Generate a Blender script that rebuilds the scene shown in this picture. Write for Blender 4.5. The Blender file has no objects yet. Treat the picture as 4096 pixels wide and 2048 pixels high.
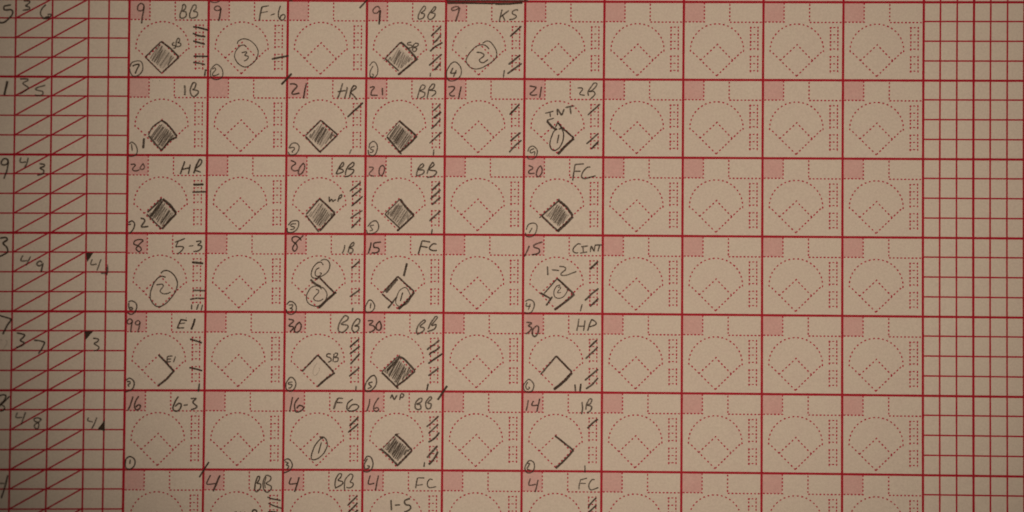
import bpy, math, random
import numpy as np
random.seed(7)
scn = bpy.context.scene
COL = scn.collection

# ------------------------------------------------------------------ camera
K = 0.26 / 4096.0            # metres of paper per photograph pixel
CAM_H = 0.72                 # lens height above the page
cam_data = bpy.data.cameras.new("camera")
cam = bpy.data.objects.new("camera", cam_data); COL.objects.link(cam)
cam.location = (0, 0, CAM_H); cam.rotation_euler = (0, 0, 0)
cam_data.sensor_width = 36.0
cam_data.lens = 36.0 * CAM_H / 0.26
cam_data.clip_start = 0.01; cam_data.clip_end = 20
cam_data.dof.use_dof = True
cam_data.dof.focus_distance = CAM_H - 0.0085
cam_data.dof.aperture_fstop = 4.5
scn.camera = cam

# ------------------------------------------------------------------ world and lamp
world = bpy.data.worlds.new("World"); scn.world = world
world.use_nodes = True
bg = world.node_tree.nodes["Background"]
bg.inputs[0].default_value = (1.0, 0.80, 0.62, 1); bg.inputs[1].default_value = 0.028

def lamp(name, loc, target, power, colour, size, blend, radius):
    d = bpy.data.lights.new(name, 'SPOT'); d.energy = power; d.color = colour
    d.spot_size = math.radians(size); d.spot_blend = blend; d.shadow_soft_size = radius
    o = bpy.data.objects.new(name, d); COL.objects.link(o); o.location = loc
    from mathutils import Vector
    o.rotation_euler = (Vector(target) - Vector(loc)).to_track_quat('-Z', 'Y').to_euler()
    return o
rl = lamp("reading_lamp", (0.004, -0.075, 0.5084), (0.0205, 0.0222, 0.0), 5.80, (1.0, 0.757, 0.588), 43.4, 1.0, 0.012)
rl.scale = (1.06, 1, 1)

scn.view_settings.view_transform = 'Standard'
scn.view_settings.look = 'None'
scn.view_settings.gamma = 1.0
scn.view_settings.exposure = 0.0
scn.cycles.transparent_max_bounces = 32

# ------------------------------------------------------------------ page geometry
# measured line crossings of the printed form: (column, row, x, y)
NX = [  # (u, v, x)
 (0,.48,515.4),(0,1,513.8),(0,3.5,505.6),(0,6,494.6),(0,6.5,492.2),
 (1,.48,833.6),(1,1,831.6),(1,3.5,823.3),(1,6,813.3),(1,6.5,810.5),
 (2,.48,1150.8),(2,1,1149.3),(2,3.5,1141.8),(2,6,1132.2),(2,6.5,1130.3),
 (3,.48,1468),(3,1,1466),(3,3.5,1457.7),(3,6,1450),(3,6.5,1449),
 (4,.48,1783.8),(4,1,1781.6),(4,3.5,1775.6),(4,6,1769),(4,6.5,1767.8),
 (5,.48,2100),(5,1,2099.5),(5,3.5,2092.3),(5,6,2087),(5,6.5,2086),
 (6,.48,2416),(6,1,2414.6),(6,3.5,2411.6),(6,6,2406),(6,6.5,2405),
 (9,.2,3373),(9,1,3370),(9,3.3,3367.7),(9,6,3366.8),
 (10,.2,3695),(10,1,3693.6),(10,3.3,3692),(10,6,3692),
 (-1.425,.48,64.7),(-.966,.48,209.3),(-.51,.48,353.8),(-.256,.48,434),
 (-1.425,6,39.8),(-.966,6,186.2),(-.51,6,331.3),(-.256,6,412.6),
 (10.6225,.5,3895.7),(11.243,.5,4096),(10.6225,3.3,3892.5),(11.243,3.3,4095),(10.6225,6,3894),(11.243,6,4096)]
NY = [  # (u, v, y)
 (-1.6,0,-4),(0,0,1.3),(1,0,1.5),(2,0,1.8),(3,0,2.8),(4,0,4),(5,0,6),(6,0,8),(9,0,9.3),(10,0,8.6),(11.24,0,8.4),
 (-1.6,1,303.6),(0,1,308.2),(1,1,309.8),(2,1,310.8),(3,1,312.4),(4,1,314.4),(5,1,317.3),(6,1,319.6),(9,1,322.4),(10,1,323),(11.24,1,324),
 (-1.6,2,618),(0,2,620.2),(1,2,621.5),(2,2,622.8),(3,2,623.8),(4,2,626),(5,2,628),(6,2,630.4),
 (-1.6,3,931.9),(0,3,933),(1,3,933.9),(2,3,934.8),(3,3,936.4),(4,3,938),(5,3,940),(6,3,942.3),(9,3,948.4),(10,3,951),(11.24,3,954),
 (-1.6,4,1245.8),(0,4,1246.8),(1,4,1247.6),(2,4,1248.3),(3,4,1250),(4,4,1251.4),(5,4,1252.9),(6,4,1255.3),
 (-1.6,5,1561),(0,5,1562),(1,5,1562.3),(2,5,1562.6),(3,5,1563.9),(4,5,1565),(5,5,1567),(6,5,1569.7),
 (-1.6,6,1877),(0,6,1878),(1,6,1878.6),(2,6,1879),(3,6,1880.4),(4,6,1881.8),(5,6,1884.4),(6,6,1886.9),(9,6,1896.4),(10,6,1900),(11.24,6,1907)]
def basis(u, v):
    a = (u - 5) / 7.0; b = (v - 3.2) / 4.0
    return [1, a, b, a*a, a*b, b*b, a*a*a, a*a*b, a*b*b, b*b*b]
CX = np.linalg.lstsq(np.array([basis(u, v) for u, v, _ in NX]), np.array([p[2] for p in NX]), rcond=None)[0]
CY = np.linalg.lstsq(np.array([basis(u, v) for u, v, _ in NY]), np.array([p[2] for p in NY]), rcond=None)[0]
def grid(u, v):
    """form coordinates (column, row) -> photograph-scale units on the sheet"""
    uc = min(max(u, -2.2), 11.9); vc = min(max(v, -.6), 7.4)
    b = basis(uc, vc)
    x = float(np.dot(CX, b)) + (u - uc) * 318; y = float(np.dot(CY, b)) + (v - vc) * 315
    return x, y

def relief(X, Y):
    """the sheet is not perfectly flat: slow waves, and a droop added at left, right and lower left to darken the edges"""
    z = 0.00030 * math.sin(X * 38 + 0.7) * math.cos(Y * 31 + 0.3) + 0.00022 * math.sin(X * 61 - Y * 43 + 1.9)
    l = max(0.0, -0.062 - X); z -= 0.85 * l * l
    r = max(0.0, X - 0.105); z -= 0.5 * r * r
    c = max(0.0, -X * 0.72 - Y * 0.69 - 0.075); z -= 1.0 * c * c  # droop terms added to tilt edges and lower-left corner away from the lamp, darkening them
    return z
def to3(px, py, lift=0.0):
    X = (px - 2048) * K; Y = (1024 - py) * K
    z = relief(X, Y)
    s = 1 - z / CAM_H
    return (X * s, Y * s, z + lift)

# ------------------------------------------------------------------ materials
def new_mat(name):
    m = bpy.data.materials.new(name); m.use_nodes = True
    nt = m.node_tree; b = nt.nodes["Principled BSDF"]
    return m, nt, b
def noise(nt, scale, detail=3, rough=0.6, vec=None):
    n = nt.nodes.new("ShaderNodeTexNoise"); n.inputs["Scale"].default_value = scale
    n.inputs["Detail"].default_value = detail; n.inputs["Roughness"].default_value = rough
    if vec is not None: nt.links.new(vec, n.inputs["Vector"])
    return n
def mixrgb(nt, a, b, fac, blend='MIX'):
    n = nt.nodes.new("ShaderNodeMix"); n.data_type = 'RGBA'; n.blend_type = blend
    for sock, v in ((n.inputs[6], a), (n.inputs[7], b), (n.inputs[0], fac)):
        if hasattr(v, "links"): nt.links.new(v, sock)
        else: sock.default_value = v if isinstance(v, float) else (*v, 1)
    return n.outputs[2]
def maprange(nt, src, a, b, c, d):
    n = nt.nodes.new("ShaderNodeMapRange"); nt.links.new(src, n.inputs[0])
    for i, v in enumerate((a, b, c, d)): n.inputs[i + 1].default_value = v
    return n.outputs[0]
def sheet_material(name, base, tint_a, tint_b, grain=0.085):
    """printing paper: fibre bump, slow yellowing, fine mottling"""
    m, nt, b = new_mat(name)
    co = nt.nodes.new("ShaderNodeTexCoord").outputs["Object"]
    big = noise(nt, 22, 3, .55, co); mid = noise(nt, 240, 4, .6, co); fine = noise(nt, 1900, 3, .75, co)
    c = mixrgb(nt, base, tint_a, maprange(nt, big.outputs[0], .35, .70, 0, .55))
    c = mixrgb(nt, c, tint_b, maprange(nt, mid.outputs[0], .38, .72, 0, .55))
    f = maprange(nt, fine.outputs[0], .3, .7, 1 - grain, 1 + grain)
    g = nt.nodes.new("ShaderNodeVectorMath"); g.operation = 'SCALE'
    nt.links.new(c, g.inputs[0]); nt.links.new(f, g.inputs["Scale"])
    nt.links.new(g.outputs[0], b.inputs["Base Color"])
    b.inputs["Roughness"].default_value = 0.78
    b.inputs["Specular IOR Level"].default_value = 0.25
    bp = nt.nodes.new("ShaderNodeBump"); bp.inputs["Strength"].default_value = 0.25
    bp.inputs["Distance"].default_value = 0.00006
    nt.links.new(fine.outputs[0], bp.inputs["Height"]); nt.links.new(bp.outputs[0], b.inputs["Normal"])
    return m
M_PAPER = sheet_material("cream_paper", (0.78, 0.755, 0.665), (0.755, 0.725, 0.635), (0.755, 0.70, 0.635))
M_PINK = sheet_material("pink_tint", (0.755, 0.515, 0.492), (0.735, 0.475, 0.455), (0.77, 0.560, 0.53), .10)
def ink(name, col, var, alpha, rough=.6):
    m, nt, b = new_mat(name)
    co = nt.nodes.new("ShaderNodeTexCoord").outputs["Object"]
    n = noise(nt, 900, 3, .65, co)
    nt.links.new(mixrgb(nt, col, var, maprange(nt, n.outputs[0], .35, .65, 0, 1)), b.inputs["Base Color"])
    nt.links.new(maprange(nt, noise(nt, 1700, 2, .6, co).outputs[0], .3, .6, alpha - .14, alpha), b.inputs["Alpha"])
    b.inputs["Roughness"].default_value = rough; b.inputs["Specular IOR Level"].default_value = .2
    return m
M_HEAVY = ink("dark_red_ink", (0.51, 0.005, 0.030), (0.43, 0.004, 0.024), 1.0)
M_THIN = ink("red_ink", (0.54, 0.018, 0.050), (0.46, 0.012, 0.040), .97)
M_DOT = ink("dotted_red_ink", (0.58, 0.055, 0.098), (0.50, 0.040, 0.080), .96)

def graphite():
    m, nt, b = new_mat("graphite")
    co = nt.nodes.new("ShaderNodeTexCoord")
    at = nt.nodes.new("ShaderNodeAttribute"); at.attribute_name = "tone"
    uv = nt.nodes.new("ShaderNodeUVMap"); uv.uv_map = "across"
    sep = nt.nodes.new("ShaderNodeSeparateXYZ"); nt.links.new(uv.outputs[0], sep.inputs[0])
    def math_(op, a, b_=None):
        n = nt.nodes.new("ShaderNodeMath"); n.operation = op
        for i, v in enumerate((a, b_)):
            if v is None: continue
            if hasattr(v, "links"): nt.links.new(v, n.inputs[i])
            else: n.inputs[i].default_value = v
        return n.outputs[0]
    d = math_('ABSOLUTE', math_('SUBTRACT', math_('MULTIPLY', sep.outputs[0], 2.0), 1.0))
    edge = maprange(nt, d, .60, 1.0, 1.0, .2)
    grain = maprange(nt, noise(nt, 2600, 2, .7, co.outputs["Object"]).outputs[0], .32, .62, .62, 1.0)
    press = maprange(nt, noise(nt, 260, 2, .5, co.outputs["Object"]).outputs[0], .3, .7, .82, 1.08)
    a = math_('MULTIPLY', math_('MULTIPLY', at.outputs["Fac"], edge), math_('MULTIPLY', grain, press))
    cl = nt.nodes.new("ShaderNodeClamp"); nt.links.new(a, cl.inputs[0])
    nt.links.new(cl.outputs[0], b.inputs["Alpha"])
    b.inputs["Base Color"].default_value = (0.052, 0.037, 0.026, 1)
    b.inputs["Roughness"].default_value = .6; b.inputs["Specular IOR Level"].default_value = .15
    return m
M_PEN = graphite()

# ------------------------------------------------------------------ object helpers
def link(name, verts, faces, mat, parent, label=None, smooth=True, tones=None, across=None):
    me = bpy.data.meshes.new(name); me.from_pydata(verts, [], faces)
    me.materials.append(mat)
    if smooth:
        me.polygons.foreach_set("use_smooth", [True] * len(me.polygons))
    if tones is not None:
        at = me.attributes.new("tone", 'FLOAT', 'POINT'); at.data.foreach_set("value", tones)
    if across is not None:
        uvl = me.uv_layers.new(name="across")
        for lp in me.loops: uvl.data[lp.index].uv = (across[lp.vertex_index], 0)
    me.update()
    o = bpy.data.objects.new(name, me); COL.objects.link(o); o.parent = parent
    if label: o["label"] = label
    return o

def patch(u0, u1, v0, v1, nu, nv, lift=0.0, base=None):
    vs = []; fs = []
    for j in range(nv + 1):
        for i in range(nu + 1):
            x, y = grid(u0 + (u1 - u0) * i / nu, v0 + (v1 - v0) * j / nv)
            vs.append(to3(x, y, lift))
    off = len(base[0]) if base else 0
    for j in range(nv):
        for i in range(nu):
            a = j * (nu + 1) + i + off
            fs.append((a, a + nu + 1, a + nu + 2, a + 1))
    if base: base[0].extend(vs); base[1].extend(fs)
    return vs, fs

def ribbon_px(pts, w, lift, out, jitter=0.0, lift_gain=0.0, tone=None, taper=False):
    """flat ribbon through sheet points; out = (verts, faces, tones, across)"""
    V, F, T, A = out
    n = len(pts); off = len(V)
    for k, (x, y) in enumerate(pts):
        x0, y0 = pts[max(0, k - 1)]; x1, y1 = pts[min(n - 1, k + 1)]
        dx, dy = x1 - x0, y1 - y0; L = math.hypot(dx, dy) or 1
        nx, ny = -dy / L, dx / L
        ww = w * .5 * (1 + random.uniform(-jitter, jitter))
        if taper and (k == 0 or k == n - 1): ww *= .55
        lf = lift + lift_gain * k / max(1, n - 1)
        V.append(to3(x + nx * ww, y + ny * ww, lf)); V.append(to3(x - nx * ww, y - ny * ww, lf))
        T.extend([tone or 1.0] * 2); A.extend([0.0, 1.0])
    for k in range(n - 1):
        a = off + 2 * k
        F.append((a, a + 1, a + 3, a + 2))

def rule(name, uv0, uv1, w, lift, mat, parent, label=None):
    n = max(2, int(max(abs(uv1[0] - uv0[0]), abs(uv1[1] - uv0[1])) * 8) + 1)
    pts = [grid(uv0[0] + (uv1[0] - uv0[0]) * i / n, uv0[1] + (uv1[1] - uv0[1]) * i / n) for i in range(n + 1)]
    out = ([], [], [], [])
    ribbon_px(pts, w, lift, out, jitter=.05)
    return link(name, out[0], out[1], mat, parent, label)

# ------------------------------------------------------------------ the sheet
page = bpy.data.objects.new("scorebook_page", None); COL.objects.link(page)
page["label"] = "cream baseball scorebook page ruled in dark red and filled in with pencil"
page["category"] = "score sheet"

def part_patch(name, u0, u1, v0, v1, mat=M_PAPER, label=None, lift=0.0, parent=page):
    vs, fs = patch(u0, u1, v0, v1, max(1, round((u1 - u0) * 8)), max(1, round((v1 - v0) * 8)), lift)
    return link(name, vs, fs, mat, parent, label)
U_L, U_R, V_T, V_B = -3.0, 12.5, -1.0, 8.0
left_tab = part_patch("tally_table", U_L, 0, V_T, V_B, label="narrow ruled columns with diagonal slashes left of the scoring boxes")
right_tab = part_patch("totals_table", 10, U_R, V_T, V_B, label="blank grid of small squares right of the scoring boxes")
part_patch("page_margin", 0, 10, V_T, 0); part_patch("page_margin", 0, 10, 7, V_B)

# micro-heights of the print and pencil layers above the paper
Z_TINT, Z_DOT, Z_TH, Z_TD, Z_TV, Z_HH, Z_HV = [x * 1e-6 for x in (25, 45, 40, 52, 64, 76, 90)]
Z_PEN = 120e-6

# heavy rules of the form
for v in range(-1, 9):
    rule("ruled_line", (U_L, v), (U_R, v), 9.2, Z_HH, M_HEAVY, page)
for u in range(0, 11):
    rule("ruled_line", (u, V_T), (u, V_B), 9.4 if u else 9.9, Z_HV, M_HEAVY, page)
# thin rules of the two side tables
for v in range(-1, 8):
    for f in (.245, .497, .749):
        rule("ruled_line", (U_L, v + f), (-.004, v + f), 6.0, Z_TH, M_THIN, left_tab)
        rule("ruled_line", (10.004, v + f), (U_R, v + f), 6.2, Z_TH, M_THIN, right_tab)
LU = [-2.34, -1.885, -1.425, -.966, -.51, -.256]
for u in LU:
    rule("ruled_line", (u, V_T), (u, V_B), 7.2, Z_TV, M_THIN, left_tab)
for k in range(1, 12):
    heavy = k % 3 == 0
    rule("ruled_line", (10 + .2075 * k, V_T), (10 + .2075 * k, V_B), 9.4 if heavy else 6.8,
         Z_HV if heavy else Z_TV, M_HEAVY if heavy else M_THIN, right_tab)
SUB = [0, .245, .497, .749, 1]
for v in range(0, 7):
    for s in range(4):
        for a, b in ((-1.425, -.966), (-.966, -.51), (-1.885, -1.425)):
            if a < -1.6: continue
            rule("slash_line", (a + .004, v + SUB[s + 1]), (b - .012, v + SUB[s]), 6.4, Z_TD, M_THIN, left_tab)

# ------------------------------------------------------------------ the printed scoring box
def dot(out, x, y, dx, dy, ln=9.2, wd=6.2, lift=Z_DOT, seg=8):
    V, F = out
    L = math.hypot(dx, dy) or 1; dx /= L; dy /= L
    ln *= random.uniform(.86, 1.12); wd *= random.uniform(.88, 1.1)
    off = len(V)
    for k in range(seg):
        t = 2 * math.pi * k / seg
        a = math.copysign(abs(math.cos(t)) ** .7, math.cos(t)) * ln * .5
        b = math.copysign(abs(math.sin(t)) ** .7, math.sin(t)) * wd * .5
        V.append(to3(x + dx * a - dy * b, y + dy * a + dx * b, lift))
    F.append(tuple(range(off + seg - 1, off - 1, -1)))
def dots_along(out, c, r, pts, n, skip=(), **kw):
    """n dots evenly along a polyline given in box fractions"""
    P = [grid(c + x, r + y) for x, y in pts]
    L = [0]
    for a, b in zip(P, P[1:]): L.append(L[-1] + math.hypot(b[0] - a[0], b[1] - a[1]))
    for k in range(n):
        if k in skip: continue
        d = L[-1] * k / (n - 1); i = 0
        while i < len(L) - 2 and L[i + 1] < d: i += 1
        t = (d - L[i]) / (L[i + 1] - L[i])
        a, b = P[i], P[i + 1]
        dot(out, a[0] + (b[0] - a[0]) * t, a[1] + (b[1] - a[1]) * t, b[0] - a[0], b[1] - a[1], **kw)
ARC = [(.421 - .3337 * math.cos(math.radians(a)), .6145 - .3335 * math.sin(math.radians(a))) for a in range(-2, 183, 4)]
def print_number(out, c, r):
    dots_along(out, c, r, [(.030, .2555), (.256, .2555)], 6)
    dots_along(out, c, r, [(.259, .020), (.259, .206)], 5, ln=9, wd=6.3)
def print_play(out, c, r):
    dots_along(out, c, r, [(.5775, .036), (.5775, .230)], 5)
    dots_along(out, c, r, [(.592, .2595), (.966, .2595)], 9)
def print_field(out, c, r):
    dots_along(out, c, r, ARC, 20)
    dots_along(out, c, r, [(.0875, .6185), (.414, .944)], 9, skip=(0,))
    dots_along(out, c, r, [(.757, .6115), (.430, .938)], 10, skip=(0,))
    dots_along(out, c, r, [(.222, .741), (.4245, .5465)], 6, skip=())
    dots_along(out, c, r, [(.4245, .5465), (.612, .742)], 6, skip=(0,))
def print_count(out, c, r, rows):
    for y in rows:
        x, yy = grid(c + .888, r + y); dot(out, x, yy, 1, 0, 10, 4.9)
        x, yy = grid(c + .843, r + y + .001); dot(out, x, yy, 1, 0, 9.5, 5.4)
        x, yy = grid(c + .841, r + y + .006); dot(out, x, yy, 0, 1, 10, 6.4, Z_DOT + 6e-6)
        x, yy = grid(c + .933, r + y + .003); dot(out, x, yy, 0, 1, 10, 6.2, Z_DOT + 6e-6)
    for a, b in zip(rows, rows[1:]):
        for xx in (.841, .933):
            x, yy = grid(c + xx, r + (a + b) / 2); dot(out, x, yy, 0, 1, 10, 6)

BOX = {}
ORD = ["first", "second", "third", "fourth", "fifth", "sixth", "seventh", "eighth", "ninth", "tenth"]
for r in range(7):
    for c in range(10):
        vs, fs = patch(c, c + 1, r, r + 1, 8, 8)
        b = link("scoring_box", vs, fs, M_PAPER, page)
        BOX[c, r] = b
        vs, fs = patch(c + .004, c + .256, r + .004, r + .2545, 2, 2, Z_TINT)
        nb = link("number_square", vs, fs, M_PINK, b)
        for nm, fn in (("number_square_border", print_number), ("play_square", print_play), ("ball_field_outline", print_field),
                       ("ball_boxes", lambda o, c, r: print_count(o, c, r, (.3245, .4165, .507, .599))),
                       ("strike_boxes", lambda o, c, r: print_count(o, c, r, (.6965, .789, .880)))):
            out = ([], []); fn(out, c, r)
            link(nm, out[0], out[1], M_DOT, b, smooth=False)
# the rows above and below the photographed ones, as print only
for nm, r in (("printed_row", -1), ("printed_row", 7)):
    out = ([], []); tint = ([], [])
    for c in range(10):
        for fn in (print_number, print_play, print_field): fn(out, c, r)
        print_count(out, c, r, (.3245, .4165, .507, .599)); print_count(out, c, r, (.6965, .789, .880))
        patch(c + .004, c + .256, r + .004, r + .2545, 2, 2, Z_TINT, tint)
    o = link(nm, out[0], out[1], M_DOT, page, smooth=False); o["kind"] = "stuff"
    link("tint_squares", tint[0], tint[1], M_PINK, o)["kind"] = "stuff"

# ------------------------------------------------------------------ handwriting
ORIG = {}
for i, y in enumerate((0, 305, 620, 935, 1250, 1560)):
    ORIG["A%d" % i] = (500, y, 3.903); ORIG["B%d" % i] = (1140, y, 3.903); ORIG["C%d" % i] = (1760, y, 3.903)
for k, x in (("D", 480), ("E", 810), ("F", 1130), ("G", 1440), ("H", 2040)): ORIG[k] = (x, 1840, 6.192)
for i, y in enumerate((0, 290, 600, 920, 1240, 1540, 1708)): ORIG["L%d" % i] = (0, y, 3.788)
TONE = {'f': .20, 'l': .60, 'm': .76, 'd': .88, 'k': 1.0}
layer = [0]
def smooth_pts(P, step=2.6):
    if len(P) < 3: return resample(P, step)
    out = []
    Q = [P[0]] + P + [P[-1]]
    for i in range(1, len(Q) - 2):
        p0, p1, p2, p3 = Q[i - 1], Q[i], Q[i + 1], Q[i + 2]
        n = max(2, int(math.hypot(p2[0] - p1[0], p2[1] - p1[1]) / step))
        for k in range(n):
            t = k / n
            out.append(tuple(.5 * ((2 * p1[j]) + (-p0[j] + p2[j]) * t + (2 * p0[j] - 5 * p1[j] + 4 * p2[j] - p3[j]) * t * t
                                   + (-p0[j] + 3 * p1[j] - 3 * p2[j] + p3[j]) * t ** 3) for j in (0, 1)))
    out.append(P[-1]); return out
def resample(P, step=4.0):
    out = []
    for a, b in zip(P, P[1:]):
        n = max(1, int(math.hypot(b[0] - a[0], b[1] - a[1]) / step))
        out += [(a[0] + (b[0] - a[0]) * k / n, a[1] + (b[1] - a[1]) * k / n) for k in range(n)]
    out.append(P[-1]); return out
def parse(txt, crop):
    """'m22 x,y x,y ... | x,y ...'  ~ smooth ; tone letter + width carry on until changed"""
    ox, oy, s = ORIG[crop]; tone, w = 'm', 21
    for st in txt.split('|'):
        sm = False; P = []
        for tk in st.split():
            if tk == '~': sm = True
            elif tk[0] in TONE: tone = tk[0]; w = float(tk[1:]) if len(tk) > 1 else w
            else:
                x, y = tk.split(','); P.append((ox + float(x) / s, oy + float(y) / s))
        yield tone, w / s, P, sm
def draw(name, parent, crop, txt, label=None, wobble=.6):
    out = ([], [], [], [])
    for tone, w, P, sm in parse(txt, crop):
        pts = smooth_pts(P) if sm or len(P) > 2 else resample(P)
        if len(pts) > 4:
            ph = random.uniform(0, 6)
            pts = [(x + wobble * math.sin(ph + i * .55) * .35, y + wobble * math.cos(ph * 2 + i * .43) * .35) for i, (x, y) in enumerate(pts)]
        layer[0] = (layer[0] + 1) % 40
        ribbon_px(pts, w * 1.18, Z_PEN + layer[0] * 4e-6, out, jitter=.13, lift_gain=3.2e-6, tone=TONE[tone] * random.uniform(.94, 1.05), taper=True)
    return link(name, out[0], out[1], M_PEN, parent, label, True, out[2], out[3])
def fill(name, parent, crop, poly, tone, label=None):
    ox, oy, s = ORIG[crop]
    P = [(ox + x / s, oy + y / s) for x, y in poly]
    layer[0] = (layer[0] + 1) % 40
    cx = sum(p[0] for p in P) / len(P); cy = sum(p[1] for p in P) / len(P)
    pts = []
    for a, b in zip(P, P[1:] + P[:1]):
        for k in range(5):
            t = k / 5
            pts.append((a[0] + (b[0] - a[0]) * t + random.uniform(-.7, .7), a[1] + (b[1] - a[1]) * t + random.uniform(-.7, .7)))
    V = [to3(cx, cy, Z_PEN + layer[0] * 4e-6)] + [to3(x, y, Z_PEN + layer[0] * 4e-6) for x, y in pts]
    n = len(pts)
    F = [(0, 1 + (k + 1) % n, 1 + k) for k in range(n)]
    return link(name, V, F, M_PEN, parent, label, True, [tone] * (n + 1), [.5] + [.9] * n)
def hatch(parent, crop, quad, dens=1.0, tone=.5, smudge=.30, seed=1):
    """back-and-forth pencil shading inside a diamond (top, right, bottom, left corners)"""
    rnd = random.Random(seed)
    ox, oy, s = ORIG[crop]
    T, R, B, L = [(ox + x / s, oy + y / s) for x, y in quad]
    lerp = lambda a, b, t: (a[0] + (b[0] - a[0]) * t, a[1] + (b[1] - a[1]) * t)
    if smudge: fill("pencil_smudge", parent, crop, quad, smudge * .55)
    # to-and-fro strokes at a steep slant, each end stopping near the outline
    quad_c = (sum(p[0] for p in (T, R, B, L)) / 4, sum(p[1] for p in (T, R, B, L)) / 4)
    Q = [(quad_c[0] + (p[0] - quad_c[0]) * 1.10, quad_c[1] + (p[1] - quad_c[1]) * 1.10) for p in (T, R, B, L)]
    ang = math.radians(rnd.uniform(53, 62)); dx, dy = math.cos(ang), -math.sin(ang); nx, ny = -dy, dx
    offs = [(p[0] - quad_c[0]) * nx + (p[1] - quad_c[1]) * ny for p in Q]
    o0, o1 = min(offs), max(offs); pos = o0 + 4; ends = []
    while pos < o1 - 3:
        hit = []
        for a, b in zip(Q, Q[1:] + Q[:1]):
            fa = (a[0] - quad_c[0]) * nx + (a[1] - quad_c[1]) * ny - pos; fb = (b[0] - quad_c[0]) * nx + (b[1] - quad_c[1]) * ny - pos
            if fa * fb < 0:
                q = lerp(a, b, fa / (fa - fb)); hit.append(((q[0] - quad_c[0]) * dx + (q[1] - quad_c[1]) * dy, q))
        if len(hit) == 2:
            hit.sort(); lo, up = hit[0][1], hit[1][1]
            ends.append((lerp(lo, up, rnd.uniform(.02, .13)), lerp(up, lo, rnd.uniform(.03, .18))))
        pos += rnd.choice([4.6, 6.5, 8.5, 10.5]) * rnd.uniform(.85, 1.15) / dens
    out = ([], [], [], [])
    for i, (lo, up) in enumerate(ends):
        segs = [(lo, up)]
        if i + 1 < len(ends) and rnd.random() < .7: segs.append((up, ends[i + 1][0]))
        for a, b in segs:
            layer[0] = (layer[0] + 1) % 40
            mid = lerp(a, b, .5); mid = (mid[0] + rnd.uniform(-1.2, 1.2), mid[1] + rnd.uniform(-1.2, 1.2))
            ribbon_px(smooth_pts([a, mid, b]), rnd.uniform(3.2, 5.6), Z_PEN + layer[0] * 4e-6, out, .18, 3e-6,
                      tone * .78 * rnd.uniform(.5, 1.45), True)
    return link("pencil_shading", out[0], out[1], M_PEN, parent, None, True, out[2], out[3])

NUM, PLAY, PATH, TALLY, RING, NOTE = ("jersey_number", "play_code", "base_path", "tally_mark", "circled_number", "pencil_note")
def box(c, r, crop, number=None, play=None, path=None, tally=None, ring=None, note=None, shade=None, out=None):
    p = BOX[c, r]
    if number: draw(NUM, p, crop, number[1], "%s in pencil" % number[0])
    if play: draw(PLAY, p, crop, play[1], "%s in pencil" % play[0])
    if shade:
        hatch(p, crop, shade[0], *(shade[1:]), seed=c * 17 + r * 5 + 3)
    if path: draw(PATH, p, crop, path)
    if ring: draw(RING, p, crop, ring[1], "circled %s in pencil" % ring[0])
    if note: draw(NOTE, p, crop, note[1], "%s in small pencil letters" % note[0])
    if out: draw("circled_out", p, crop, out[1], "large circled %s in pencil" % out[0])
    if tally:
        tone = ''
        for st in tally.split('|'):
            first = [t for t in st.split() if t[0] in TONE]
            if first: tone = first[0]
            draw(TALLY, p, crop, st if first else tone + ' ' + st)
    return p

#@@DATA@@
# --- first row
box(0, 0, "A0", number=("9", "m22 ~ 300,110 285,70 245,55 205,90 200,150 230,170 275,160 300,115 | m26 300,100 285,200 268,290 260,370"),
    play=("BB", "m24 ~ 905,70 890,150 860,230 865,290 | ~ 905,70 940,80 945,130 900,180 | ~ 895,180 950,190 955,250 920,280 870,290 | ~ 1070,80 1035,150 1010,230 1020,290 | ~ 1070,75 1110,90 1105,140 1065,175 | ~ 1065,180 1120,190 1135,230 1110,270 1030,290"),
    note=("SB", "m22 ~ 775,665 745,680 745,710 780,715 790,750 755,755 | ~ 830,595 805,650 800,740 | ~ 825,600 855,610 850,650 820,670 | ~ 820,670 870,680 865,720 810,735"),
    path="d22 565,650 320,890 | 320,895 430,1005 570,1145 | k28 565,650 700,750 845,895 | d28 590,1130 845,895",
    shade=[[(555,690),(780,900),(590,1090),(390,920)], 1.0, .52, .30],
    tally="k27 1065,420 1180,440 1300,475 | 1060,520 1150,560 1260,575 | 1065,640 1160,670 1250,690 | 1070,880 1300,885 | d27 1065,975 1160,990 1255,1010 | 1245,1095 1285,1100 | 1255,1100 1245,1190",
    ring=("7", "m20 ~ 80,1050 110,980 190,955 250,960 280,1030 270,1110 210,1180 130,1190 85,1130 75,1070 | d22 120,1040 160,1015 225,1010 190,1080 160,1155"))
box(1, 0, "A0", number=("9", "m22 ~ 1500,150 1480,110 1440,95 1400,120 1410,160 1460,165 1500,140 | d25 1500,130 1485,230 1465,330"),
    play=("F-6", "m26 2140,110 2115,210 2100,320 | m20 2130,110 2250,90 | l 2120,205 2235,180 | m20 2275,240 2345,215 | ~ m22 2430,90 2400,180 2400,270 2430,310 2475,310 2500,260 2480,230 2435,250 2420,300"),
    out=("3", "m18 ~ 1755,690 1765,650 1820,615 1890,610 1960,640 2030,700 2075,780 2075,860 2040,940 1975,1005 1900,1045 1830,1035 1760,985 1715,900 1715,840 1750,770 1800,720 1860,705 1900,740 | ~ d20 1820,825 1890,810 1900,830 1870,865 1920,880 1925,905 1895,940 1855,955"),
    tally="k30 2290,925 2560,870",
    ring=("2", "m19 ~ 1345,1080 1400,1020 1450,1010 1510,1070 1530,1150 1500,1220 1420,1245 1350,1210 1335,1140 1345,1080 | ~ 1365,1085 1400,1060 1415,1090 1370,1150 1375,1180 1430,1175 1475,1150"))
draw("pencil_arc", BOX[1, 0], "A0", "m20 ~ 1325,10 1360,35 1430,40 1480,15")
draw("inning_slash", BOX[2, 0], "B0", "d27 1165,130 1230,60 1300,-20")
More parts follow.
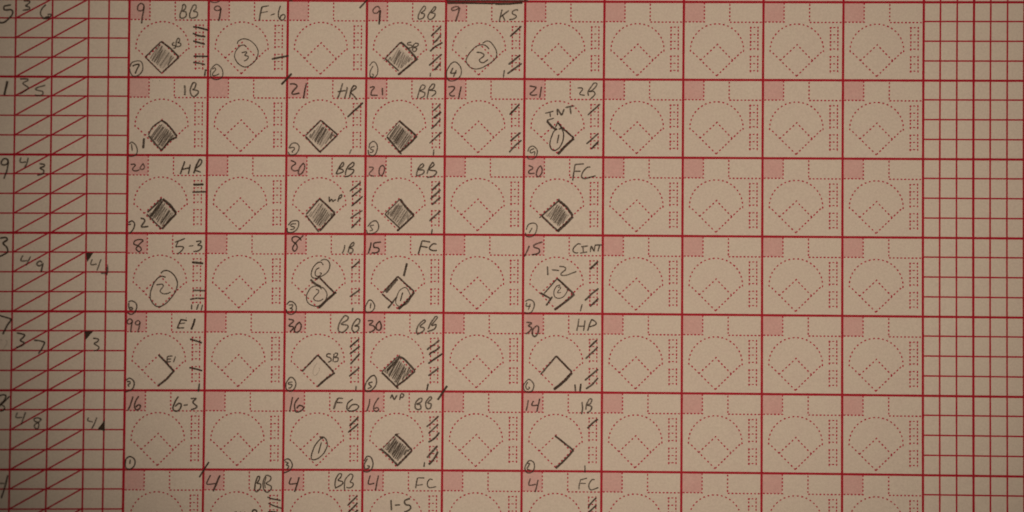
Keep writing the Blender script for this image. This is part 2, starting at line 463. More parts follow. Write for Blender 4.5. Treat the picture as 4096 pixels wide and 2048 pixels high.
draw("pencil_arc", BOX[2, 0], "B0", "m24 60,10 120,15")
box(3, 0, "B0", number=("9", "m22 ~ 1485,150 1465,110 1420,110 1375,160 1390,205 1440,205 1480,160 | k28 1490,160 1480,260 1470,385"),
    play=("BB", "m22 ~ 2170,95 2110,180 2080,260 2085,305 | ~ 2165,95 2195,110 2180,160 2120,210 | ~ 2120,210 2175,220 2160,280 2090,305 | ~ 2340,100 2270,190 2230,260 2245,305 | ~ 2335,100 2355,120 2330,170 2285,200 2340,215 2335,260 2280,305 2240,300"),
    note=("SB", "m22 ~ 1975,660 1920,670 1915,700 1975,710 1980,740 1930,750 | ~ 2030,680 2000,720 1990,800 | ~ 2030,675 2080,685 2070,720 2010,740 2055,755 2040,800 1995,805"),
    path="m24 1810,655 1565,915 | k32 1810,660 1930,770 2050,915 | d26 1565,915 1775,1110 | k32 1765,1170 1900,1060 2075,915 | l20 1545,950 1580,915",
    shade=[[(1790,740),(1990,920),(1790,1080),(1620,930)], 1.0, .5, .26],
    tally="d28 2280,570 2435,415 | 2315,670 2370,630 2435,540 | 2265,805 2340,735 2460,665 | 2250,1025 2450,845 | k32 2330,1100 2430,990 | m22 2275,1135 2265,1205",
    ring=("6", "m18 ~ 1320,1030 1370,970 1420,990 1450,1080 1440,1160 1390,1215 1320,1200 | ~ 1375,1030 1330,1120 1330,1190 1370,1200 1380,1165 1350,1155"))
box(4, 0, "C0", number=("9", "m24 ~ 300,110 240,105 185,135 195,165 260,150 305,115 | m28 310,120 280,230 245,335"),
    play=("KS", "m22 970,150 950,230 925,345 | 1075,165 940,270 | 975,235 1015,330 | ~ 1215,175 1200,155 1140,175 1130,215 1185,245 1190,270 1140,300 1080,310"),
    out=("2", "d18 ~ 665,680 720,645 780,655 840,720 880,800 880,890 820,960 730,1020 640,1065 550,1080 470,1050 420,990 410,930 450,850 520,765 590,715 660,700 720,720 770,770 | ~ d21 570,820 640,825 690,860 670,890 620,930 630,970 680,980 750,930"),
    tally="k28 1095,575 1270,410 | d30 1070,1010 1255,860 | 1050,1155 1280,990 | m22 1005,1095 990,1215",
    ring=("4", "m19 ~ 120,1080 170,1000 240,970 310,1030 335,1130 300,1210 220,1260 140,1260 105,1200 105,1120 120,1080 | m24 205,1060 175,1120 170,1145 260,1140 | 255,1095 210,1205"))
draw("pencil_scribble", BOX[4, 0], "C0", "d28 110,44 500,50 900,56 1290,48 | k24 100,12 600,14 1380,16 | d24 860,68 1100,66 1290,40 | m20 120,58 420,54 800,60", "thick pencil scribble along the top rule")
draw("pencil_speck", BOX[4, 0], "C0", "m14 405,742 405,758")
# --- second row
box(0, 1, "A1", play=("1B", "m30 930,140 940,220 935,300 | ~ m25 1075,95 1040,150 1020,230 1040,300 1090,325 | ~ 1075,95 1110,120 1090,190 1060,210 1140,230 1140,270 1090,320"),
    path="d24 575,690 430,800 370,920 | k30 575,690 680,770 810,935 | d30 370,930 480,1060 570,1155 | k30 570,1160 700,1010 815,950",
    shade=[[(580,730),(785,920),(570,1120),(395,950)], 1.15, .66, .34],
    ring=("1", "d20 ~ 70,1060 110,1030 170,1080 195,1160 170,1230 100,1250 50,1240 | 105,1060 115,1170"))
draw("pencil_number", BOX[0, 1], "A1", "k34 300,970 285,1130", "bold pencilled 1")
draw("pencil_speck", BOX[0, 1], "A1", "m12 435,70 435,82"); draw("pencil_speck", BOX[0, 1], "A1", "m12 545,66 545,78")
draw("inning_slash", BOX[1, 1], "B0", "k32 -55,1322 30,1235 105,1150")
box(2, 1, "B1", number=("21", "d25 ~ 75,125 140,120 180,140 185,170 140,220 110,260 130,285 230,265 | 335,110 310,230 290,350"),
    play=("HR", "m25 900,110 870,220 825,345 | 820,245 950,225 | 975,170 960,250 930,350 | ~ 1070,150 1030,230 1010,340 | ~ 1060,150 1105,155 1105,190 1030,250 1070,300 1125,370"),
    path="d25 560,690 320,930 | k26 560,690 820,915 | d27 320,940 550,1190 | d27 555,1180 820,920 | d20 555,1160 555,1205",
    shade=[[(575,740),(770,910),(560,1120),(380,940)], 1.0, .56, .30],
    tally="k30 975,640 1220,415 | m22 1040,1140 1005,1215",
    ring=("2", "m20 ~ 60,1130 100,1060 170,1045 220,1090 210,1160 160,1220 80,1230 50,1180 | ~ 75,1125 130,1110 150,1140 110,1180 130,1190"))
box(3, 1, "B1", number=("21", "m23 ~ 1325,180 1380,165 1395,185 1355,230 1345,290 1380,300 1450,300 | d25 1520,180 1525,300"),
    play=("BB", "m22 ~ 2135,140 2100,220 2065,355 | ~ 2135,135 2185,150 2170,200 2110,230 2180,260 2175,310 2110,345 | ~ 2300,125 2250,200 2220,350 | ~ 2290,125 2335,130 2320,190 2260,220 2340,230 2350,270 2290,320"),
    path="m18 1785,700 1590,940 | k31 1785,700 2050,930 | k31 1590,945 1820,1220 | k31 1790,1190 1920,1080 2060,935",
    shade=[[(1785,750),(2010,930),(1810,1160),(1620,960)], 1.2, .60, .40],
    tally="d25 2315,545 2430,435 | k32 2320,660 2440,555 | d26 2285,825 2360,750 2430,670 | 2255,1050 2450,870 | m22 2325,1140 2315,1245",
    ring=("5", "m20 ~ 1310,1130 1330,1050 1390,1020 1440,1080 1430,1180 1380,1240 1310,1220 1300,1150 | ~ 1400,1100 1350,1110 1340,1140 1380,1160 1360,1190 1320,1190"))
box(4, 1, "C1", number=("21", "d23 ~ 125,170 200,165 230,185 190,240 150,280 180,310 235,305 | 330,160 310,260 290,350"),
    tally="k29 1085,605 1240,440 | d27 1095,1015 1260,880 | 1080,1190 1180,1080 1275,1000")
box(5, 1, "C1", number=("21", "d23 ~ 1395,155 1470,165 1500,180 1450,240 1405,275 1440,300 1520,290 | 1585,165 1555,340"),
    play=("2B", "m21 ~ 2145,185 2210,185 2225,210 2195,250 2185,285 2260,300 | ~ 2400,110 2350,180 2310,250 2320,310 | ~ 2395,110 2445,110 2440,150 2380,220 2330,240 2400,240 2415,290 2345,360"),
    note=("INT", "m22 1640,580 1775,545 | 1715,565 1725,640 | 1665,690 1780,655 | m26 1830,510 1835,610 | 1835,510 1900,615 | 1900,615 1940,510 | 1955,490 2100,465 | 2030,490 2045,595"),
    path="k34 1670,700 1730,770 1790,820 1830,830 | d24 1840,720 1800,800 | d24 1840,720 1890,800 1850,830 | k28 1850,730 1900,800 2090,965 | k38 1840,1220 1950,1100 2090,970",
    out=("1", "d21 ~ 1830,830 1780,860 1740,950 1715,1060 1740,1140 1790,1160 1860,1120 1910,1030 1930,930 1915,850 1880,800 | d23 1855,910 1830,1050"),
    tally="d26 2305,610 2500,435 | 2285,1060 2470,895 | k30 2360,1140 2475,1020",
    ring=("9", "m20 ~ 1370,1180 1400,1110 1460,1095 1515,1150 1510,1230 1460,1290 1380,1290 1360,1240 | ~ 1470,1130 1410,1160 1420,1200 1480,1180 1470,1240"))
# --- third row
box(0, 2, "A2", number=("20", "d22 ~ 90,150 150,145 160,165 125,210 125,240 170,250 230,230 | ~ 290,130 250,180 240,220 280,225 305,190 285,135"),
    play=("HR", "d25 935,100 900,200 865,300 | 885,230 1020,200 | 1020,150 1005,230 990,300 | ~ k29 1165,70 1120,160 1075,290 | ~ d24 1160,65 1200,90 1180,150 1115,210 | 1100,240 1185,270"),
    path="d30 580,680 350,900 | k42 590,690 700,780 800,910 | d26 340,920 570,1155 | k34 580,1155 690,1030 800,915 | d42 585,715 400,960",
    shade=[[(600,730),(770,900),(580,1120),(380,940)], 1.0, .62, .28],
    tally="k33 1065,465 1230,462 | d28 1050,580 1270,575",
    ring=("3", "d24 ~ 55,1060 110,1030 150,1070 140,1140 100,1200 60,1230 | m 50,1090 100,1080 "))
draw("pencil_number", BOX[0, 2], "A2", "d27 ~ 245,990 295,1000 310,1030 280,1080 255,1120 290,1125 370,1115", "pencilled 2 by the diamond")
box(2, 2, "B2", number=("20", "d23 ~ 90,85 150,110 165,140 110,180 105,220 150,250 210,240 | ~ 285,130 230,200 210,270 220,300 260,290 300,230 305,160 280,125"),
    play=("BB", "d23 ~ 900,115 850,190 795,300 | ~ 900,110 920,130 900,180 840,210 900,230 900,270 800,300 | ~ 1050,120 980,190 945,280 950,315 | ~ 1045,115 1080,130 1060,180 990,220 1070,230 1060,280 990,330 925,340"),
    note=("WP", "d23 690,650 695,735 | 695,735 728,692 748,735 | 748,735 775,705 800,702 | 850,640 825,735 | ~ 850,640 885,620 880,660 840,690"),
    path="d27 545,680 330,930 | k31 545,685 680,810 780,910 | d27 330,940 530,1205 | k30 540,1190 785,915",
    shade=[[(560,740),(750,920),(540,1140),(370,950)], 1.0, .56, .30],
    tally="d27 1010,570 1185,430 | 1040,655 1200,525 | 1040,800 1215,645 | 1020,990 1210,865 | 1035,1145 1190,985",
    ring=("5", "d20 ~ 50,1100 110,1035 200,1030 215,1090 180,1170 110,1210 40,1200 35,1140 | ~ 175,1075 100,1080 95,1110 150,1130 130,1160 80,1165"))
box(3, 2, "B2", number=("20", "m21 ~ 1310,190 1375,195 1370,230 1320,280 1320,310 1390,335 | ~ 1520,160 1480,200 1470,290 1500,325 1540,280 1555,200 1520,155"),
    play=("BB", "m24 ~ 2135,140 2080,210 2050,330 | ~ 2135,135 2165,150 2150,190 2080,230 2165,240 2160,290 2060,330 | ~ 2310,110 2250,200 2215,300 | ~ 2305,110 2325,160 2250,230 2350,250 2360,290 2300,340 2210,350"),
    path="m22 1795,690 1560,925 | k38 1795,690 1900,830 2010,940 | d25 1560,925 1790,1140 | k31 1750,1190 2015,945",
    shade=[[(1790,740),(1970,940),(1790,1110),(1600,930)], 1.1, .50, .34],
    tally="d29 2290,560 2420,430 | 2270,690 2430,540 | 2290,780 2430,660 | 2255,1035 2430,870 | m23 2300,1155 2285,1245",
    ring=("5", "m21 ~ 1290,1120 1350,1050 1420,1030 1460,1090 1450,1170 1390,1220 1300,1230 1270,1170 | ~ 1390,1095 1330,1110 1350,1140 1370,1170 1320,1190"))
box(5, 2, "C2", number=("20", "m23 ~ 1380,165 1440,190 1445,215 1390,250 1395,290 1480,285 | ~ 1565,170 1520,230 1505,310 1540,340 1590,280 1590,210 1565,165"),
    play=("FC", "m23 2110,145 2095,240 2070,405 | 2105,150 2250,140 | 2100,255 2200,255 | ~ 2350,190 2290,200 2230,270 2210,340 2260,370 2340,350 2430,325"),
    path="m22 1860,680 1840,730 | d29 1850,720 1590,950 | k37 1850,710 1980,820 2070,950 | d30 1590,955 1830,1180 | k42 1830,1195 1960,1080 2075,960 | m20 1550,985 1600,940",
    shade=[[(1860,750),(2020,940),(1850,1130),(1650,950)], 1.2, .52, .34],
    ring=("1", "m20 ~ 1345,1170 1380,1090 1440,1065 1500,1080 1515,1140 1490,1220 1430,1275 1350,1270 1335,1210 | 1440,1135 1390,1220"))
# --- fourth row
box(0, 3, "A3", number=("8", "d21 ~ 290,100 230,90 160,110 140,160 180,180 240,210 255,250 220,280 180,250 180,220 230,160 290,110"),
    play=("5-3", "d21 780,135 940,75 | ~ 830,120 800,190 800,205 860,200 915,210 900,250 860,290 820,320 | 1000,195 1070,185 | ~ d23 1110,125 1185,115 1180,140 1140,180 1195,190 1190,230 1140,270 1070,280"),
    out=("2", "d20 ~ 560,620 600,585 660,575 730,610 790,680 820,770 800,880 740,980 650,1080 560,1135 490,1130 430,1080 395,990 410,880 460,760 520,690 580,665 640,680 | ~ 490,800 580,790 600,820 570,860 550,900 590,935 660,935 715,910"),
    tally="k34 1045,445 1225,465 | d27 1060,885 1260,890 | 1015,1025 1120,1010 1240,1010 | d23 1045,1100 1040,1185 | 1150,1095 1120,1190 | 1215,1105 1190,1200",
    ring=("6", "d22 ~ 55,1070 100,1050 170,1080 185,1150 150,1230 90,1260 40,1230 | ~ d26 60,1080 60,1150 90,1190 120,1170 100,1150 70,1160"))
box(2, 3, "B3", number=("8", "d23 ~ 250,80 180,45 120,60 115,110 180,170 190,230 150,275 120,240 140,180 210,100 290,25 | 230,70 260,110"),
    play=("1B", "m23 935,175 925,240 895,310 | ~ 1060,135 1010,200 985,300 | ~ 1060,130 1080,150 1060,190 1010,220 1060,240 1050,290 1000,310"),
    note=("looped 6", "d18 ~ 560,420 610,400 670,420 700,480 690,550 640,620 560,670 480,695 425,680 410,620 440,530 500,460 560,445 600,490 | ~ 540,530 490,560 470,620 490,660 540,660 570,620 540,610"),
    path="d26 540,680 480,720 | k29 545,690 640,790 760,910 | k34 400,715 470,780 560,830 | k37 800,910 640,1050 530,1160",
    out=("2", "d18 ~ 570,870 540,830 480,815 400,850 350,930 335,1010 370,1090 440,1125 520,1130 600,1080 650,1000 650,920 600,850 530,825 | ~ 480,870 520,880 520,920 450,1000 470,1040 540,1050 600,1015"),
    tally="d26 1035,545 1170,420 | 1010,985 1175,870 | 1060,1155 1050,1220",
    ring=("3", "d20 ~ 30,1110 70,1060 130,1070 175,1130 170,1210 110,1260 40,1240 20,1180 | ~ 60,1120 120,1110 110,1150 80,1165 120,1180 90,1220"))
box(3, 3, "B3", number=("15", "d25 1345,135 1330,220 1300,310 | ~ 1500,130 1395,150 1390,210 1450,220 1470,260 1430,295 1350,300"),
    play=("FC", "d24 2140,110 2110,220 2080,320 | 2140,110 2270,130 | 2110,195 2230,215 | ~ 2370,165 2310,160 2260,210 2260,240 2310,265 2375,260"),
    path="d23 1760,665 1530,920 | k27 1760,665 1880,780 2020,905 | d27 1515,938 1590,1010 1680,1080 | k35 1770,1180 1900,1060 2020,915 | m44 1755,700 1575,920 | d29 1605,1165 1750,985 | k34 1905,460 1880,560 1855,665",
    out=("1", "m16 ~ 1740,1000 1780,900 1850,845 1900,850 1940,920 1960,990 1920,1080 1850,1120 1770,1130 1730,1080 1740,1000 | d20 1840,915 1800,1055"),
    ring=("1", "d20 ~ 1270,1110 1310,1040 1360,1050 1400,1120 1380,1190 1310,1230 1260,1210 1255,1140 1270,1110 | 1345,1080 1330,1170"))
draw("pencil_speck", BOX[2, 3], "B3", "m16 1210,288 1222,288")
box(5, 3, "C3", number=("15", "m25 1395,190 1360,270 1315,360 | ~ 1600,130 1480,170 1470,210 1545,240 1550,290 1500,320 1430,330"),
    play=("CINT", "m22 ~ 2200,165 2150,160 2090,220 2075,270 2120,300 2160,295 | 2200,205 2310,190 | 2230,200 2240,290 | 2185,305 2300,285 | 2360,190 2345,290 | 2365,190 2405,280 | 2405,280 2420,185 | d26 2415,180 2530,175 | m22 2490,185 2465,280"),
    note=("1-2", "m25 1675,510 1685,650 | m22 1745,565 1860,575 | ~ 1860,510 1940,520 1960,560 1890,620 1900,650 1980,645 2130,590"),
    path="m22 1830,700 1620,940 | k30 1830,700 1960,820 2090,940 | k30 1565,925 1720,1010 | k36 2100,945 1950,1070 1785,1190 | d29 1755,980 1655,1125",
    out=("2", "m17 ~ 1880,800 1820,820 1780,900 1790,980 1850,1010 1930,980 1985,900 1980,860 | ~ 1840,845 1870,828 1885,850 1850,890 1835,925 1890,915"),
    tally="k32 2340,555 2470,430 | d29 2260,1045 2380,930 2475,855 | 2340,1140 2475,1010 | m24 2220,1100 2190,1215",
    ring=("4", "m21 ~ 1330,1060 1390,1030 1460,1060 1470,1130 1430,1220 1350,1245 1320,1220 | 1360,1075 1345,1130 1420,1130 | 1410,1090 1380,1190"))
# --- fifth row
box(0, 4, "A4", number=("99", "d22 ~ 120,135 80,100 40,130 45,175 90,175 115,140 | 120,130 100,220 90,310 | ~ 240,160 210,125 165,155 175,190 215,190 240,150 | 240,155 220,240 200,310"),
    play=("E1", "d25 880,100 850,170 815,250 | 880,110 975,130 | m21 850,175 945,165 | d24 815,245 930,240 | l16 960,75 955,105 | k31 1095,95 1070,180 1035,270"),
    note=("E1", "m22 665,680 655,780 | 665,685 745,680 | 665,730 725,725 | 655,775 720,765 | 790,685 760,780"),
    path="k31 525,660 640,780 755,910 | k33 770,905 650,1040 520,1140",
    tally="k28 1015,415 1100,440 1205,475 | 1005,860 1100,880 1210,910 | d28 1165,1105 1145,1240",
    ring=("3", "d22 ~ 20,1060 70,1025 130,1060 145,1120 120,1190 50,1230 0,1240 | ~ 30,1080 80,1080 80,1110 50,1130 70,1160"))
draw("pencil_speck", BOX[0, 4], "A4", "f22 225,960 225,985")
box(2, 4, "B4", number=("30", "d24 ~ 55,105 130,120 125,150 70,195 70,215 120,220 130,250 80,300 | ~ d26 225,150 170,210 150,290 190,310 240,270 255,200 220,145"),
    play=("BB", "m24 ~ 930,50 860,150 830,250 850,310 | ~ 930,45 985,70 970,120 880,180 975,200 975,250 900,310 850,300 | ~ 1130,95 1070,170 1045,260 1080,310 | ~ 1130,90 1170,120 1150,180 1090,210 1150,220 1140,280 1080,315"),
    note=("SB", "d20 ~ 720,650 670,645 650,685 710,710 720,750 670,780 | ~ 770,640 755,720 750,770 | ~ 775,635 820,640 810,680 770,700 830,710 820,760 760,770"),
    path="d27 510,665 265,925 | k28 515,670 640,800 760,930 | k32 780,940 640,1040 510,1155",
    tally="k27 1010,545 1160,410 | d27 1010,650 1170,525 | 1020,810 1170,640 | 1000,1000 1165,860 | m26 1110,1145 1105,1215",
    ring=("5", "d21 ~ 30,1080 90,1010 150,1050 170,1120 140,1200 80,1230 20,1190 15,1120 30,1080 | ~ 120,1085 60,1095 60,1120 110,1130 90,1175 50,1180"))
draw("erased_number", BOX[2, 4], "B4", "f14 ~ 500,790 450,870 440,960 480,980 540,900 530,860", "faint erased 0 inside the diamond")
box(3, 4, "B4", number=("30", "d25 ~ 1290,130 1370,130 1360,160 1320,190 1390,215 1400,260 1350,300 1310,310 | ~ 1480,130 1430,190 1430,260 1480,275 1505,220 1480,130"),
    play=("BB", "m24 ~ 2170,115 2090,190 2055,280 2060,335 | ~ 2170,110 2190,140 2110,220 2170,240 2160,290 2060,345 | ~ 2350,60 2280,160 2235,260 | ~ 2350,60 2380,80 2290,200 2360,190 2330,260 2220,300"),
    path="m22 1765,685 1510,930 | k33 1765,700 1850,720 2030,910 | k29 1510,935 1640,1060 1770,1190 | k31 1740,1150 1880,1050 2030,915 | d40 1780,715 1590,910 | m18 1770,700 1795,660",
    shade=[[(1780,730),(1990,900),(1740,1130),(1560,920)], .95, .66, .26],
    tally="d28 2225,590 2240,560 2330,500 2410,430 | 2255,670 2280,630 2360,590 2420,530 | d30 2235,800 2460,640 | 2235,990 2400,870 | d27 2235,1110 2215,1220",
    ring=("5", "d23 ~ 1270,1090 1330,1010 1395,985 1430,1060 1410,1150 1340,1220 1270,1230 1245,1170 1270,1090 | ~ 1370,1085 1310,1100 1320,1130 1350,1160 1290,1190"))
draw("inning_slash", BOX[3, 5], "C4", "k33 115,1145 60,1220 10,1300 -35,1365")
box(5, 4, "C4", number=("30", "m25 ~ 1345,155 1430,165 1380,210 1430,240 1400,290 1340,340 | ~ m27 1500,210 1450,270 1445,350 1490,375 1530,310 1540,230 1500,205"),
    play=("HP", "m23 2170,95 2155,190 2135,290 | 2155,215 2260,215 | 2265,120 2240,290 | 2370,105 2330,200 2305,290 | ~ 2365,105 2430,150 2430,190 2330,225"),
    path="d27 1815,680 1570,970 | k29 1815,680 1930,800 2060,930 | k42 2060,940 1930,1080 1775,1205",
    tally="k30 2335,540 2450,430 | d28 2270,725 2465,540 | 2260,1060 2470,885 | 2275,1195 2380,1120 2465,1020 | d25 2105,1120 2115,1235 | k28 2200,1110 2185,1240",
    ring=("6", "m20 ~ 1330,1100 1380,1045 1440,1080 1465,1150 1430,1230 1350,1240 1305,1190 1310,1120 1330,1100 | ~ 1370,1085 1340,1150 1360,1200 1400,1180 1380,1160"))
# --- sixth row
box(0, 5, "A5", number=("16", "d24 125,100 90,220 45,325 | ~ 215,95 165,180 150,260 180,310 230,290 240,240 200,235 170,270"),
    play=("6-3", "d25 ~ 835,100 780,190 750,290 790,330 850,310 880,230 840,210 780,260 | 915,240 985,230 | ~ 1025,135 1110,135 1060,190 1120,250 1110,280 1030,310"),
    ring=("1", "k22 ~ 20,1070 70,1040 130,1060 160,1120 140,1190 80,1235 20,1220 5,1140 20,1070 | 85,1085 75,1160"))
draw("pencil_speck", BOX[0, 5], "A5", "m20 1118,340 1105,360")
draw("inning_slash", BOX[1, 5], "D", "k40 2205,45 2090,230 1965,430")
box(2, 5, "B5", number=("16", "d23 120,110 95,230 75,345 | ~ d25 215,120 155,210 155,300 180,345 260,320 290,270 230,240 180,290"),
    play=("F6", "d30 830,125 790,210 760,300 | d23 830,125 910,135 | 805,195 900,200 | ~ 1060,140 980,210 970,300 1020,330 1110,310 1150,260 1110,225 1040,240 990,300"),
    out=("1", "d20 ~ 540,740 600,735 650,790 660,870 610,980 530,1060 440,1090 410,1060 430,960 480,850 560,760 600,750 | 570,815 520,995"),
    tally="k30 1005,565 1145,425 | k28 985,665 1145,530",
    ring=("3", "d21 ~ -20,1110 40,1075 95,1110 115,1180 80,1250 0,1290 -20,1290 | ~ 0,1120 50,1140 20,1170 60,1190 30,1240"))
box(3, 5, "B5", number=("16", "m22 1325,140 1310,240 1275,335 | ~ 1465,120 1400,220 1385,300 1420,335 1465,310 1440,275 1395,290"),
    play=("BB", "m25 ~ 2110,125 2045,190 2035,280 2080,310 | ~ 2110,125 2140,140 2120,190 2060,220 2110,230 2120,290 2070,310 | ~ 2265,105 2205,180 2200,260 2230,300 | ~ 2265,100 2290,130 2230,200 2280,220 2270,280 2220,300"),
    note=("NP", "d24 1670,70 1645,135 | 1670,70 1705,155 | 1705,155 1750,80 | 1810,60 1790,160 | ~ 1810,55 1855,70 1840,110 1800,120"),
    path="l20 1730,700 1530,910 | k33 1720,690 1850,800 1980,940 | k34 1490,915 1620,1030 1750,1170 | k33 1745,1190 1985,945 | m20 1715,700 1785,680",
    shade=[[(1730,740),(1940,930),(1750,1110),(1560,930)], 1.15, .58, .40],
    tally="d26 2210,575 2290,510 2400,405 | 2240,680 2395,535 | k29 2240,815 2340,750 2410,660 | d33 2215,1060 2380,870 | 2245,1165 2330,1070 2390,960 | d24 2180,1125 2170,1205",
    ring=("6", "m22 ~ 1235,1110 1280,1040 1340,1050 1375,1140 1350,1240 1280,1280 1220,1260 | ~ 1290,1070 1240,1160 1250,1230 1300,1220 1320,1190 1280,1185"))
box(5, 5, "C5", number=("14", "d23 1380,155 1365,240 1345,325 | 1460,170 1435,240 1530,235 | 1555,135 1535,240 1510,340"),
    play=("1B", "m24 2215,185 2225,280 2210,380 | ~ 2330,140 2290,220 2275,310 | ~ 2330,135 2370,150 2350,210 2300,235 2365,260 2350,320 2290,360"),
    path="k30 1795,715 1930,820 2080,940 | k32 2085,940 1950,1090 1805,1225",
    tally="k30 2300,600 2380,520 2465,455 | m23 2260,1175 2265,1290",
    ring=("2", "m22 ~ 1350,1150 1400,1100 1460,1130 1475,1200 1440,1280 1360,1290 1325,1220 1350,1150 | ~ 1360,1150 1400,1150 1380,1190 1360,1230 1420,1260"))
# --- seventh row
box(1, 6, "E", number=("4", "d34 205,370 110,590 330,580 | k46 435,375 355,560 265,780"),
    play=("BB", "k38 ~ 1375,400 1320,540 1290,740 | ~ d36 1375,395 1415,420 1400,500 1340,580 | ~ 1350,580 1440,600 1430,700 1340,790 1300,740 | ~ m34 1590,370 1520,480 1500,620 1530,740 1600,800 1690,740 1700,650 1580,580 1680,500 1690,420 1590,370 | ~ m30 1580,420 1540,560 1560,700"),
    note=("NP", "k36 810,1280 790,1400 | 830,1275 900,1400 | 900,1400 950,1280 | 1050,1280 1030,1400 | k40 ~ 1240,1400 1240,1280 1270,1235 1330,1245 1345,1290 1280,1340"),
    tally="k36 1610,915 1720,960 1940,1000 | 1630,1070 1760,1130 1960,1200 | 1620,1290 1700,1280 1800,1290 1960,1330")
box(2, 6, "F", number=("4", "d34 220,430 175,590 370,575 | k40 415,420 365,600 300,790"),
    play=("BB", "d34 ~ 1400,340 1330,450 1300,600 1320,710 | ~ 1400,335 1465,350 1440,430 1380,500 1490,540 1480,600 1400,650 1320,690 | ~ m34 1690,340 1600,420 1540,540 1540,750 | ~ 1690,335 1745,380 1720,470 1680,540 1750,580 1730,660 1640,690 1580,670"),
    tally="k42 1610,1130 1855,885 | 1600,1330 1740,1190 1860,1060 | 1700,1400 1780,1310 1880,1240")
box(3, 6, "G", number=("4", "d34 255,380 210,590 360,575 | d38 460,380 420,560 385,750"),
    play=("FC", "d36 1430,440 1400,560 1380,705 | d30 1430,440 1600,445 | m30 1410,630 1560,605 | ~ d32 1800,490 1730,475 1670,560 1680,650 1740,685 1890,660"),
    note=("1-5", "d44 770,985 780,1250 | d36 860,1120 1000,1110 | ~ d42 1240,950 1110,1010 1130,1100 1240,1130 1250,1200 1180,1260 1090,1290"))
box(5, 6, "H", number=("4", "d34 505,450 470,620 640,600 | 695,490 660,650 620,800"),
    play=("FC", "m34 1750,480 1720,600 1705,730 | ~ m30 1740,490 1830,470 1910,450 | 1740,580 1880,580 | ~ m33 2100,490 2030,490 1960,590 1960,700 2010,740 2090,720 2190,680"),
    tally="d40 1935,1190 1990,1090 2140,930 | k44 1940,1310 2050,1200 2145,1125")
# --- left tally table
def left(crop, lab, txt, nm="pencil_number"): draw(nm, left_tab, crop, txt, lab)
left("L0", "pencilled 5, top row at the left edge", "k25 170,75 60,95 | ~ 60,95 70,150 170,150 195,200 140,280 60,340 0,345 -60,330")
left("L0", "small 3, first row", "d22 ~ 360,15 450,20 440,50 390,90 445,110 440,140 345,160")
left("L0", "6 crossing the rule, first row", "d22 ~ 700,70 640,130 615,200 640,260 700,285 760,260 775,220 720,220 | k28 650,285 750,250")
left("L1", "bold 1, second row at the left edge", "k34 115,130 95,220 65,345")
left("L1", "3 above the slash, second row", "d22 ~ 305,100 420,100 420,125 350,165 420,220 420,250 300,330")
left("L1", "5 below the slash, second row", "m22 ~ 690,195 570,230 545,260 645,290 650,330 600,350 530,345")
left("L2", "9, third row at the left edge", "k26 ~ 130,180 110,140 60,135 20,190 40,225 100,220 130,175 | d24 130,180 110,300 60,440")
left("L2", "4 above the slash, third row", "d23 320,110 310,185 400,180 | 430,115 410,200 375,270")
left("L2", "3 below the slash, third row", "d24 ~ 600,210 670,220 670,250 610,275 665,310 650,360 565,385")
left("L3", "3, fourth row at the left edge", "k26 ~ 0,125 90,115 110,150 50,200 110,270 110,340 0,400 -60,410")
left("L3", "4 above the slash, fourth row", "m22 350,385 320,465 420,465 | 465,400 400,540")
left("L3", "9 below the slash, fourth row", "m24 ~ 640,500 610,470 560,510 590,545 640,520 | d26 655,500 625,640")
left("L3", "4 beside the filled corner, fourth row", "m21 1400,440 1380,525 1470,515 | 1535,440 1470,620")
left("L3", "pencil smudge on the rule crossing", "m22 1622,560 1622,690 | l26 1530,655 1640,655 | l20 1630,520 1640,640", "pencil_smudge")
left("L4", "7, fifth row at the left edge", "k23 -60,70 0,85 180,140 | k28 180,140 110,240 45,370")
left("L4", "3 above the slash, fifth row", "k24 ~ 255,345 370,375 360,410 310,460 370,500 330,540 250,570")
left("L4", "7 below the slash, fifth row", "d24 515,460 600,465 685,490 | 685,490 640,580 585,665")
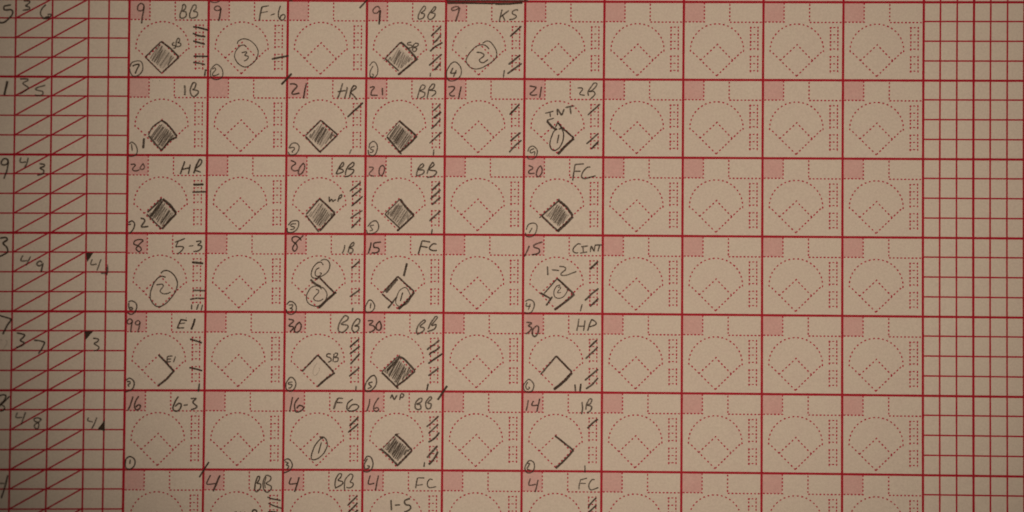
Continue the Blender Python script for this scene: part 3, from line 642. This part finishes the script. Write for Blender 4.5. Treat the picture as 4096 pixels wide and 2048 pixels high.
left("L4", "3 beside the filled corner, fifth row", "d22 ~ 1410,430 1490,440 1480,480 1430,510 1500,560 1480,605 1420,620")
left("L4", "faint pencil trace at the left edge", "f20 0,450 40,455 | f14 ~ 90,450 110,500 60,580 40,610", "pencil_smudge")
left("L5", "8, sixth row at the left edge", "k22 ~ -40,200 0,160 60,150 95,170 60,240 0,300 | k22 150,170 60,260 -20,330 | ~ k20 20,300 70,330 60,380 0,400")
left("L5", "4 above the slash, sixth row", "m23 265,415 245,490 340,490 | 390,410 350,520 320,605")
left("L5", "8 below the slash, sixth row", "m21 ~ 635,520 580,500 520,510 530,550 580,570 590,630 560,665 525,640 530,600 590,560 630,520")
left("L5", "4 beside the filled corner, sixth row", "m21 1345,490 1330,540 1410,560 | 1470,490 1430,590 1390,665")
left("L6", "4, seventh row at the left edge", "k24 120,730 75,910 20,1080 | d20 -40,850 70,855")
for crop, poly in (("L3", [(1305, 345), (1415, 345), (1322, 488)]), ("L4", [(1283, 318), (1415, 322), (1298, 455)]), ("L5", [(1588, 528), (1590, 698), (1475, 672)])):
    o = fill("filled_corner", left_tab, crop, poly, 1.25, "solid black pencil triangle in a square's corner")
    for p_ in o.data.uv_layers["across"].data: p_.uv = (.5, 0)

# ------------------------------------------------------------------ surface the page lies on
m, nt, b = new_mat("brown_wood")
co = nt.nodes.new("ShaderNodeTexCoord").outputs["Object"]
mp = nt.nodes.new("ShaderNodeMapping"); mp.inputs["Scale"].default_value = (3, 40, 1); nt.links.new(co, mp.inputs[0])
nt.links.new(mixrgb(nt, (0.16, 0.085, 0.04), (0.09, 0.045, 0.02), maprange(nt, noise(nt, 6, 5, .6, mp.outputs[0]).outputs[0], .3, .7, 0, 1)), b.inputs["Base Color"])
b.inputs["Roughness"].default_value = .45
ZT = -0.045
tb = link("tabletop", [(-.9, -.7, ZT), (.9, -.7, ZT), (.9, .7, ZT), (-.9, .7, ZT)], [(0, 1, 2, 3)], m, None, smooth=False)
tb["kind"] = "structure"
print("objects", len(bpy.data.objects))
